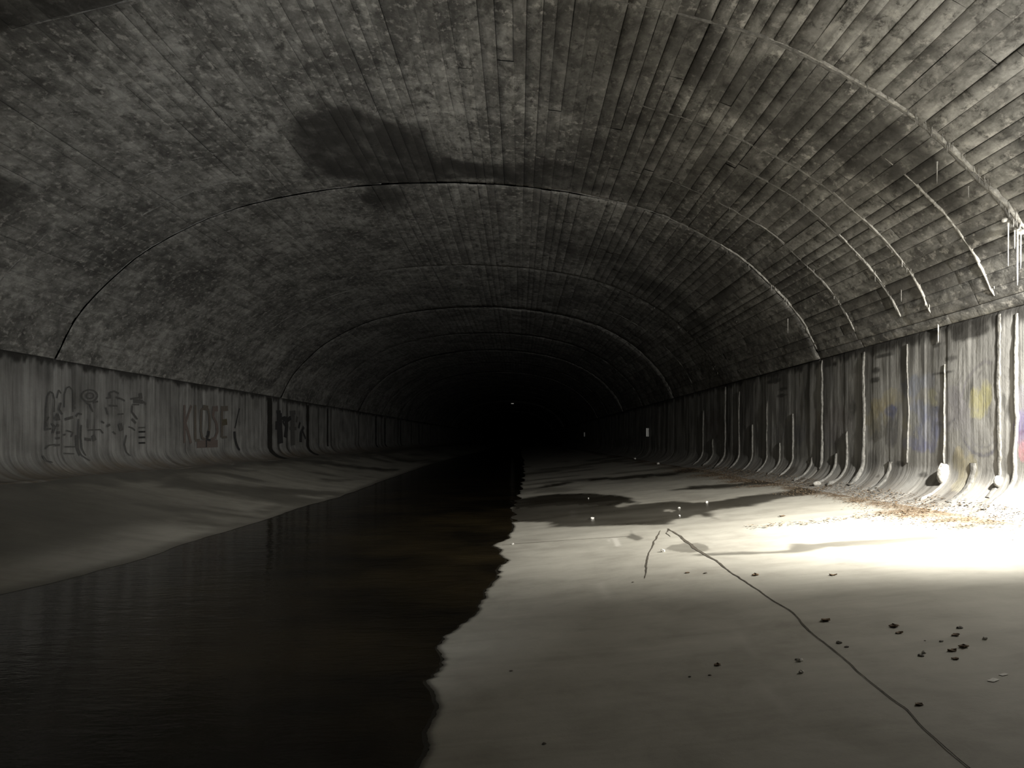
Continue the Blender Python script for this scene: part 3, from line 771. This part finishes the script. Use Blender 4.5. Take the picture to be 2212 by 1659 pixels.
# lime bosses on the cove
for c, r, sd, mt in [((6.51, 11.78, 1.06), (.10, .10, .17), 5, M_LIME), ((6.50, 10.42, 1.02), (.06, .055, .08), 8, M_LIME), ((6.10, 15.75, .68), (.09, .07, .05), 10, M_LIME)]:
    blob('lime_boss', c, r, sd, mt, walls[1])
rib(1, 11.74, 1.12, .66, .055, .05, M_LIME, 31)
# dark curtain of mould hanging at the springing, and the recessed joints of the left wall
def wall_strip(side, y, z0, z1, wid, mat, name, seed, lean=0):
    t = np.linspace(t_of_z(side, z0), t_of_z(side, z1), 60)
    wd = np.maximum(.01, wid * (.7 + .6 * vnoise(t * 5, t * 0, seed, 3))); q = np.linspace(0, 1, 60)
    yc = y + lean * q
    V = [wall_pt(side, t, yc + k * wd, np.full(60, .026 if k == 0 else .022)) for k in (-.5, 0, .5)]
    return link(name, mesh(name, np.stack(V, 1), grid_faces(60, 3, side < 0), True), mat, walls[side])
wall_strip(-1, 31.05, 3.25, .80, .55, M_DARK, 'joint_seam', 1)
wall_strip(-1, 36.6, 3.2, .82, .45, M_DARK, 'joint_seam', 2)
wall_strip(-1, 40.4, 3.2, 1.2, .3, M_DARK, 'joint_seam', 3)
for k, yy in enumerate((54.0, 57.6, 65.2, 77)): wall_strip(-1, yy, 3.2, 1.0, .5, M_DARK, 'joint_seam', 4 + k)

# ------------------------------------------------------------------ painted letters and figures on the left wall (thin paint on the concrete)
def resample(P, step):
    P = np.array(P, float)
    L = np.concatenate([[0], np.cumsum(np.hypot(*np.diff(P, axis=0).T))])
    n = max(3, int(L[-1] / step) + 1); s = np.linspace(0, L[-1], n)
    return np.stack([np.interp(s, L, P[:, 0]), np.interp(s, L, P[:, 1])], -1)
def paint_strokes(name, strokes, mat, label, lift):
    V, F = [], []
    for P, wpx in strokes:
        Q = resample(P, 2.5); yz = np.array([lpt(*p) for p in Q])
        T = np.gradient(yz, axis=0); T /= np.linalg.norm(T, axis=1)[:, None] + 1e-9
        # width: px sideways counts more in y because the wall recedes
        yd = yz[:, 0]
        ny, nz = T[:, 1], -T[:, 0]
        sc = wpx / FPX * yd / 2
        ks = np.where(np.abs(ny) > .5, 1.0, 1.0)
        stretch = np.hypot(ny * (yd / 10.08), nz)              # metres along y per metre seen across
        b = len(V)
        for i in range(len(Q)):
            for q in (-1, 1):
                dy = q * ny[i] * sc[i] * (yd[i] / 10.08) * .9
                dz = q * nz[i] * sc[i]
                y, z = yz[i, 0] + dy, yz[i, 1] + dz
                V.append(wall_pt(-1, t_of_z(-1, max(z, .83)), y, .030 + lift))
        for i in range(len(Q) - 1):
            F.append((b + 2 * i, b + 2 * i + 1, b + 2 * i + 3, b + 2 * i + 2))
        lift += .0006
    o = link(name, mesh(name, np.array(V), F, False), mat, walls[-1])
    if label: o['label'] = label
    return o
P_BLK = mat_flat('black_paint', (.030, .029, .029)); P_GRY = mat_flat('grey_paint', (.095, .092, .086)); P_BRN = mat_flat('brown_paint', (.125, .108, .088)); P_OLV = mat_flat('olive_paint', (.095, .082, .05)); P_RED = mat_flat('faded_red_paint', (.15, .118, .104)); P_LGT = mat_flat('pale_paint', (.42, .41, .38))
# letters K L O S E
paint_strokes('painted_letter', [([(398, 875), (398, 957)], 5), ([(413, 876), (406, 895), (400, 914)], 5), ([(400, 914), (406, 935), (412, 958)], 6)], P_RED, 'tall brown letter K', 0)
paint_strokes('painted_letter', [([(421, 875), (421, 950)], 6), ([(421, 951), (431, 951)], 6)], P_BRN, 'tall brown letter L', 0)
paint_strokes('painted_letter', [([(442, 878), (435, 886), (433, 905), (433, 930), (437, 946), (444, 950), (450, 944), (452, 925), (452, 900), (449, 884), (442, 878)], 5), ([(438, 880), (449, 882)], 11)], P_BRN, 'tall brown letter O', 0)
paint_strokes('painted_letter', [([(470, 879), (461, 882), (460, 900), (467, 914), (469, 932), (464, 946), (455, 950)], 6), ([(459, 883), (470, 883)], 11)], P_RED, 'tall brown letter S', 0)
paint_strokes('painted_letter', [([(479, 877), (479, 945)], 6), ([(477, 883), (492, 882)], 11), ([(479, 945), (490, 944)], 5)], P_BRN, 'tall brown letter E', 0)
paint_strokes('painted_bar', [([(479, 913), (490, 911)], 13)], P_OLV, 'olive middle bar of the letter E', .003)
paint_strokes('painted_mark', [([(450, 931), (449, 940), (445, 945)], 6), ([(445, 945), (448, 950), (454, 951)], 5), ([(445, 950), (445, 966)], 3)], P_BLK, 'small black drip shaped mark over the letter O', .004)
paint_strokes('painted_patch', [([(425, 960), (470, 958)], 16)], P_RED, None, -.001)
paint_strokes('wall_gash', [([(517, 882), (513, 898), (509, 918), (507, 925)], 2), ([(506, 932), (507, 945), (510, 958), (516, 973)], 5)], P_BLK, 'thin curved black gash', 0)
# black bubble letters between the two dark seams
paint_strokes('painted_figure', [([(597, 890), (606, 890)], 7), ([(603, 892), (604, 925), (606, 958)], 12), ([(597, 910), (597, 928)], 5), ([(606, 905), (616, 902)], 7)], P_BLK, 'black painted letter with a thick upright', 0)
paint_strokes('painted_figure', [([(617, 900), (619, 922), (616, 945)], 8), ([(615, 902), (611, 912), (616, 920)], 4), ([(620, 908), (628, 902)], 9)], P_BLK, 'black painted letter, middle of the group', 0)
paint_strokes('painted_figure', [([(626, 892), (638, 891)], 9), ([(632, 893), (632, 930), (633, 962)], 9), ([(625, 925), (640, 926)], 7), ([(642, 900), (640, 912)], 4)], P_GRY, 'grey painted letter with two bars', 0)
paint_strokes('painted_figure', [([(656, 922), (650, 935), (649, 955)], 6), ([(653, 930), (660, 948)], 4), ([(648, 912), (645, 925)], 4)], P_BLK, 'small black painted letter beside the seam', 0)
# the large line drawn figures at the far left
def ell(cx, cy, rx, ry, n=22): return [(cx + rx * math.cos(2 * math.pi * i / n), cy + ry * math.sin(2 * math.pi * i / n)) for i in range(n + 1)]
paint_strokes('painted_figure', [([(97, 930), (99, 880), (102, 856), (108, 846), (114, 850), (117, 866), (116, 890)], 3), ([(138, 880), (138, 852), (143, 838), (149, 835), (156, 843), (158, 860), (157, 890)], 3), ([(122, 860), (126, 842), (131, 850)], 3),
    ([(118, 905), (124, 893), (128, 908)], 4), ([(139, 906), (150, 903), (157, 901)], 6), ([(119, 907), (125, 905)], 5), ([(157, 872), (161, 868)], 7), ([(156, 881), (162, 880)], 6), ([(101, 927), (110, 926)], 4), ([(122, 918), (126, 920)], 6), ([(122, 935), (128, 934)], 6), ([(120, 947), (128, 946)], 5), ([(117, 962), (128, 961)], 5), ([(136, 940), (140, 938)], 4), ([(96, 970), (104, 962), (118, 960)], 3), ([(90, 985), (94, 998), (104, 1001)], 3),
    ([(104, 900), (98, 912), (100, 922)], 3), ([(110, 915), (118, 922), (112, 936)], 4), ([(130, 870), (126, 884), (133, 895)], 4), ([(142, 930), (156, 934), (152, 944)], 3), ([(138, 965), (160, 965)], 3), ([(137, 980), (158, 981)], 3)], P_GRY, 'tall line drawn figure of two loops and dots', 0)
paint_strokes('painted_figure', [(ell(193, 855, 17, 13), 3), (ell(194, 855, 8, 6), 3), ([(201, 870), (211, 867)], 4), ([(186, 870), (194, 874), (200, 890)], 3), ([(163, 900), (168, 893), (176, 895)], 4)], P_GRY, 'painted ring with a smaller ring inside', 0)
paint_strokes('painted_figure', [([(169, 905), (168, 940), (168, 970), (175, 985), (186, 997)], 3), ([(175, 918), (174, 945), (176, 968), (183, 985)], 3), ([(163, 940), (164, 965), (170, 985)], 3), ([(190, 929), (216, 928), (222, 936)], 3), ([(200, 940), (204, 952)], 9), ([(182, 948), (196, 950)], 6), ([(188, 905), (189, 925)], 2)], P_GRY, 'three painted lines bending at the wall foot', .002)
paint_strokes('painted_figure', [([(228, 860), (238, 859), (236, 848), (246, 845), (256, 850)], 4), ([(250, 858), (262, 862), (269, 866)], 4), ([(235, 876), (253, 877)], 4), ([(228, 880), (232, 895)], 3), ([(254, 895), (266, 894)], 3), ([(230, 921), (237, 917)], 5), ([(218, 910), (224, 914)], 4), ([(243, 932), (249, 938)], 3), ([(258, 915), (262, 930)], 9)], P_GRY, 'painted figure with a hooked top', 0)
paint_strokes('painted_figure', [([(281, 862), (300, 859)], 4), ([(302, 849), (304, 862)], 8), ([(288, 866), (308, 868)], 9), ([(308, 868), (315, 873)], 5), ([(285, 874), (300, 874)], 3), ([(285, 876), (284, 890), (292, 900), (296, 906)], 4), ([(284, 905), (293, 914)], 5), ([(277, 922), (286, 925), (291, 930)], 3), ([(272, 940), (268, 960), (272, 978), (278, 986)], 3)], P_GRY, 'painted figure with a filled cap', 0)
for k, yy in enumerate((924, 933, 945, 957)):
    paint_strokes('painted_bar', [([(299, yy), (313, yy - .5)], 3 if k == 0 else 4)], P_BLK if k else P_GRY, None, .001)

# ------------------------------------------------------------------ loose things on the floor
def base_at(px, py): return fpt(px, py)
def clod_mesh(name, r, seed, mat, flat=.55):
    V = []; nu, nv = 9, 6
    for j in range(nv + 1):
        th = math.pi * j / nv
        for i in range(nu):
            ph = 2 * math.pi * i / nu
            d = Vector((math.sin(th) * math.cos(ph), math.sin(th) * math.sin(ph), math.cos(th)))
            k = 1 + .55 * mnoise.noise(d * 1.9 + Vector((seed * 2.3, seed, 0)))
            V.append((d.x * r * k, d.y * r * .8 * k, (d.z * k * flat + flat * .72) * r))
    F = [(j * nu + i, (j + 1) * nu + i, (j + 1) * nu + (i + 1) % nu, j * nu + (i + 1) % nu) for j in range(nv) for i in range(nu)]
    me = mesh(name, V, F, False); me.materials.append(mat); return me
def leaf_mesh(name, ln, seed, mat):
    """a curled dry leaf: a lobed blade folded along its midrib, with thickness"""
    r = np.random.RandomState(seed); n = 9; V = []
    for lvl in (0, 1):
        for i in range(n):
            t = i / (n - 1); wv = math.sin(math.pi * t ** .8) * .42 * (1 + .35 * math.sin(t * 17 + seed))
            for q in (-1, -.5, 0, .5, 1):
                V.append(((t - .5) * ln, q * wv * ln, (.03 + .10 * abs(q) ** 1.5 * (1 + .5 * math.sin(seed + t * 5)) + .18 * (t - .5) ** 2 * 2) * ln + lvl * .0025))
    F = []
    for lvl in (0, 1):
        for i in range(n - 1):
            for j in range(4):
                a = lvl * n * 5 + i * 5 + j; f = (a, a + 1, a + 6, a + 5); F.append(f if lvl else f[::-1])
    for i in range(n - 1):
        for j in (0, 4):
            a = i * 5 + j; b = a + n * 5; F.append((a, a + 5, b + 5, b) if j else (a + 5, a, b, b + 5))
    me = mesh(name, V, F, True); me.materials.append(mat); return me
def put(o, px, py, rz=0.0, sink=0.0):
    p = fpt(px, py); o.location = (p[0], p[1], p[2] - sink)
    e = .05; dzx = (floor_z(p[0] + e, p[1]) - floor_z(p[0] - e, p[1])) / (2 * e)
    o.rotation_euler = (Matrix.Rotation(-math.atan(float(dzx)), 4, 'Y') @ Matrix.Rotation(rz, 4, 'Z')).to_euler()
    return o

LEAVES = [  # px, py, size in m, kind, label
 (1785, 1341, .060, 'leaf', 'curled brown leaf just right of the long crack, highest of the leaves beside it'),
 (1813, 1389, .062, 'clod', 'dark clod touching the long crack, larger of a pair'),
 (1829, 1398, .040, 'clod', 'small dark clod below the larger one beside the long crack'),
 (1932, 1354, .058, 'leaf', 'brown leaf above a smaller leaf on the open slab right of the crack'),
 (1943, 1368, .040, 'leaf', 'small flat leaf just below a bigger brown leaf'),
 (2073, 1357, .062, 'clod', 'dark brown clod at the top of the scattered bits on the right slab'),
 (2064, 1373, .042, 'leaf', 'thin leaf just under the dark brown top clod'),
 (2033, 1386, .040, 'clod', 'small dark clod standing alone left of the yellowish leaves'),
 (1998, 1384, .022, 'clod', 'tiny crumb left of the small lone clod'),
 (2057, 1406, .045, 'leaf', 'yellowish brown leaf in the middle of the scattered bits'),
 (2082, 1398, .050, 'leaf', 'long dark leaf with a thin trail on the right slab'),
 (1990, 1417, .058, 'clod', 'dark clod with a pale chip behind it'),
 (2063, 1424, .034, 'leaf', 'smallest yellowish leaf, lowest of the scattered bits'),
 (1721, 1425, .040, 'clod', 'dark clod pressed against a white chip left of the long crack'),
 (1490, 1462, .030, 'clod', 'small dark crumb left of another in the dim middle of the slab'),
 (1533, 1459, .032, 'clod', 'small dark crumb right of its twin in the dim middle of the slab'),
 (1550, 1437, .036, 'leaf', 'faint greenish leaf above two small dark crumbs'),
 (1104, 1450, .036, 'clod', 'lone dark crumb on the dim slab near the water edge'),
 (1176, 1607, .034, 'clod', 'flat dark crumb near the bottom edge by the stream'),
 (1524, 1239, .060, 'clod', 'dark clod left of the crack at the edge of the bright light'),
 (1367, 1258, .040, 'clod', 'small dark crumb under the end of the short crack'),
 (1800, 1243, .055, 'leaf', 'grey flat leaf in the blinding bright area of the floor'),
 (1632, 1243, .060, 'leaf', 'pale flat leaf at the left end of the bright area'),
 (1985, 1523, .034, 'leaf', 'faint brown leaf low on the right slab below the crack'),
 (1485, 1238, .040, 'leaf', 'faint leaf left of the dark clod at the edge of the bright light'),
 (1690, 1116, .085, 'leaf', 'grey leaf alone on the brightest part of the floor'),
 (2143, 1140, .085, 'clod', 'brown clod lying in the damp streak near the wall'),
]
for i, (px, py, sz, k, lab) in enumerate(LEAVES):
    if k == 'leaf':
        o = link('fallen_leaf', leaf_mesh('fallen_leaf', sz * 1.25, i, M_LEAF)); cat = 'leaf'
    else:
        o = link('dirt_clod', clod_mesh('dirt_clod', sz * .36, i, M_STONE, .38)); cat = 'clod'
    put(o, px, py, rng.uniform(0, 6.28), .002)
    top(o, lab, cat, 'leaves and clods scattered on the floor')
CHIPS = [(1729, 1428, .034, 'white chip leaning on a dark clod left of the long crack'), (1731, 1454, .030, 'small white chip alone below the white and dark pair'), (1996, 1411, .024, 'pale chip behind a dark clod on the right slab'), (2128, 1381, .028, 'faint pale chip near the edge of the frame'),
         (1280, 1121, .055, 'white pebble shining in the wet band by the stream'), (1108, 1176, .035, 'tiny white pebble beside the dark stream edge'), (1467, 1098, .040, 'white pebble on the upper part of the wet band'), (1432, 1192, .05, 'white crumb beside the oval damp patch'), (1271, 1077, .035, 'white speck in the dark puddle'), (1468, 1115, .035, 'pale pebble on the lower edge of the wet band'), (1422, 1003, .11, 'pale pebble far down the right bank'), (1527, 1086, .05, 'white pebble on the wet band toward the wall'), (1372, 992, .11, 'dim pebble farthest down the right bank')]
for i, (px, py, sz, lab) in enumerate(CHIPS):
    o = put(link('pebble', clod_mesh('pebble', sz * .6, 70 + i, M_PALE, .7)), px, py, rng.uniform(0, 6), .003)
    top(o, lab, 'pebble', 'pale pebbles and chips on the floor')
# crumpled paper scrap: two folds
def scrap(px, py, ln, wd, rz, lab):
    V, F = [], []
    n = 7
    for lvl in (0, 1):
        for i in range(n):
            t = i / (n - 1)
            for j in range(5):
                q = j / 4
                V.append(((t - .5) * ln, (q - .5) * wd, 0.003 + .04 * wd * abs(math.sin(t * 4.2 + q * 1.3)) + lvl * .0018))
    for lvl in (0, 1):
        for i in range(n - 1):
            for j in range(4):
                a = lvl * n * 5 + i * 5 + j; f = (a, a + 1, a + 6, a + 5); F.append(f if not lvl else f[::-1])
    me = mesh('paper_scrap', V, F, True); me.materials.append(M_PALE)
    return top(put(link('paper_scrap', me), px, py, rz, .002), lab, 'paper', 'torn paper scraps on the floor')
scrap(2146, 1470, .058, .036, .5, 'torn white paper scrap lying flat near the right edge of the floor')
scrap(2168, 1458, .044, .026, .3, 'smaller pale scrap just behind the torn white paper')

# leaf litter swept against the foot of the right wall
def litter(name, n, mat, seed, xlo, ylo, yhi, size, label, fn=None):
    r = np.random.RandomState(seed); V, F = [], []
    k = 0
    while k < n:
        y = r.uniform(ylo, yhi); x = r.uniform(xlo, 6.28)
        if fn is not None and not fn(x, y, r): continue
        if x <= RFX: z = float(floor_z(x, y))
        else:
            a = math.acos(min(1, (x - RFX) / (XR - RFX))); z = RFZ + .58 - .58 * math.sin(a)
        a = r.uniform(0, 6.28); ln = size * r.uniform(.5, 1.7); wd = ln * r.uniform(.25, .6); c, s_ = math.cos(a), math.sin(a)
        tl = r.uniform(-.35, .35) * ln; up = r.uniform(.004, .022)
        b = len(V)
        for u, v, h in ((-1, 0, 0), (0, -1, .3), (1, 0, 0), (0, 1, .5)):
            V.append((x + (u * ln * c - v * wd * s_) / 2, y + (u * ln * s_ + v * wd * c) / 2, z + up + h * ln * .25 + tl * u * .4 + .006))
        F.append((b, b + 1, b + 2)); F.append((b, b + 2, b + 3)); k += 1
    o = link(name, mesh(name, V, F, False), mat)
    return top(o, label, 'leaf litter', None, 'stuff')
def dens(x, y, r):
    e = 5.2 + (float(vnoise(np.array(y * 1.3), np.array(0.0), 41, 4)) - .5) * 1.3
    d = float(vnoise(np.array(x * 1.6), np.array(y * 1.6), 47, 3))
    return r.uniform() < max(0, min(1, (x - e + .25) * 1.5)) * max(0, d * 2.6 - .45)
litter('leaf_litter', 5200, M_LEAF, 5, 4.5, 8.5, 26, .036, 'dark brown leaf litter swept along the foot of the right wall', dens)
litter('straw_litter', 2600, M_STRAW, 6, 4.5, 8.0, 24, .034, 'pale dry litter lying over the brown leaves at the right wall foot', dens)
def band(x, y, r):
    c = 10.75 - (x - 2.6) * .02
    return abs(y - c) < .22 * r.uniform() + .04 and r.uniform() < .5
litter('streak_litter', 260, M_STRAW, 8, 3.2, 10.2, 11.4, .05, 'thin litter caught in the damp streak across the bright floor', band)

# ------------------------------------------------------------------ far marks
def marker(px, py0, py1, wpx, lab, seed):
    y = 6.46 * FPX / (px - VPX)
    z0, z1 = H - (py1 - VPY) / FPX * y, H - (py0 - VPY) / FPX * y
    wd = wpx / FPX * y
    t = empty('marker_plate', (6.50, y, z0))
    hh = z1 - z0
    def box(nm, x0, x1, y0, y1, za, zb, mat):
        v = [(a, b, c) for a in (x0, x1) for b in (y0, y1) for c in (za, zb)]
        f = [(0, 1, 3, 2), (4, 6, 7, 5), (0, 4, 5, 1), (2, 3, 7, 6), (0, 2, 6, 4), (1, 5, 7, 3)]
        link(nm, mesh(nm, v, f), mat, t)
    box('plate', -.05, -.02, -wd * 2.2, wd * 2.2, 0, hh, M_WHITE)
    box('face', -wd * 1.1, -.05, -.03, .03, 0, hh, M_WHITE)
    box('bracket', -.02, .06, -.03, .03, hh * .3, hh * .5, M_DARK)
    return top(t, lab, 'marker', 'white markers on the right wall')
# a small light at the crown, deep in the tunnel
lt = empty('ceiling_lamp', (-1.07, 118.0, 6.98))
def boxo(nm, x0, x1, y0, y1, z0, z1, mat, par):
    v = [(a, b, c) for a in (x0, x1) for b in (y0, y1) for c in (z0, z1)]
    f = [(0, 1, 3, 2), (4, 6, 7, 5), (0, 4, 5, 1), (2, 3, 7, 6), (0, 2, 6, 4), (1, 5, 7, 3)]
    return link(nm, mesh(nm, v, f), mat, par)
EM = NT('lamp_glass'); EM.put(EM.bsdf.inputs['Emission Color'], (1.0, .95, .85)); EM.bsdf.inputs['Emission Strength'].default_value = 0.25
boxo('housing', -.24, .24, -.16, .16, .07, .20, M_DARK, lt)
boxo('glass', -.19, .19, -.14, .14, -.0, .07, EM.m, lt)
top(lt, 'tiny pale light at the crown deep in the dark tunnel', 'lamp')
marker(1399, 925, 943, 4.5, 'white upright marker on the right wall, larger and nearer of two', 1)
marker(1263, 934, 943, 2.5, 'tiny white marker far along the right wall, smaller of two', 2)
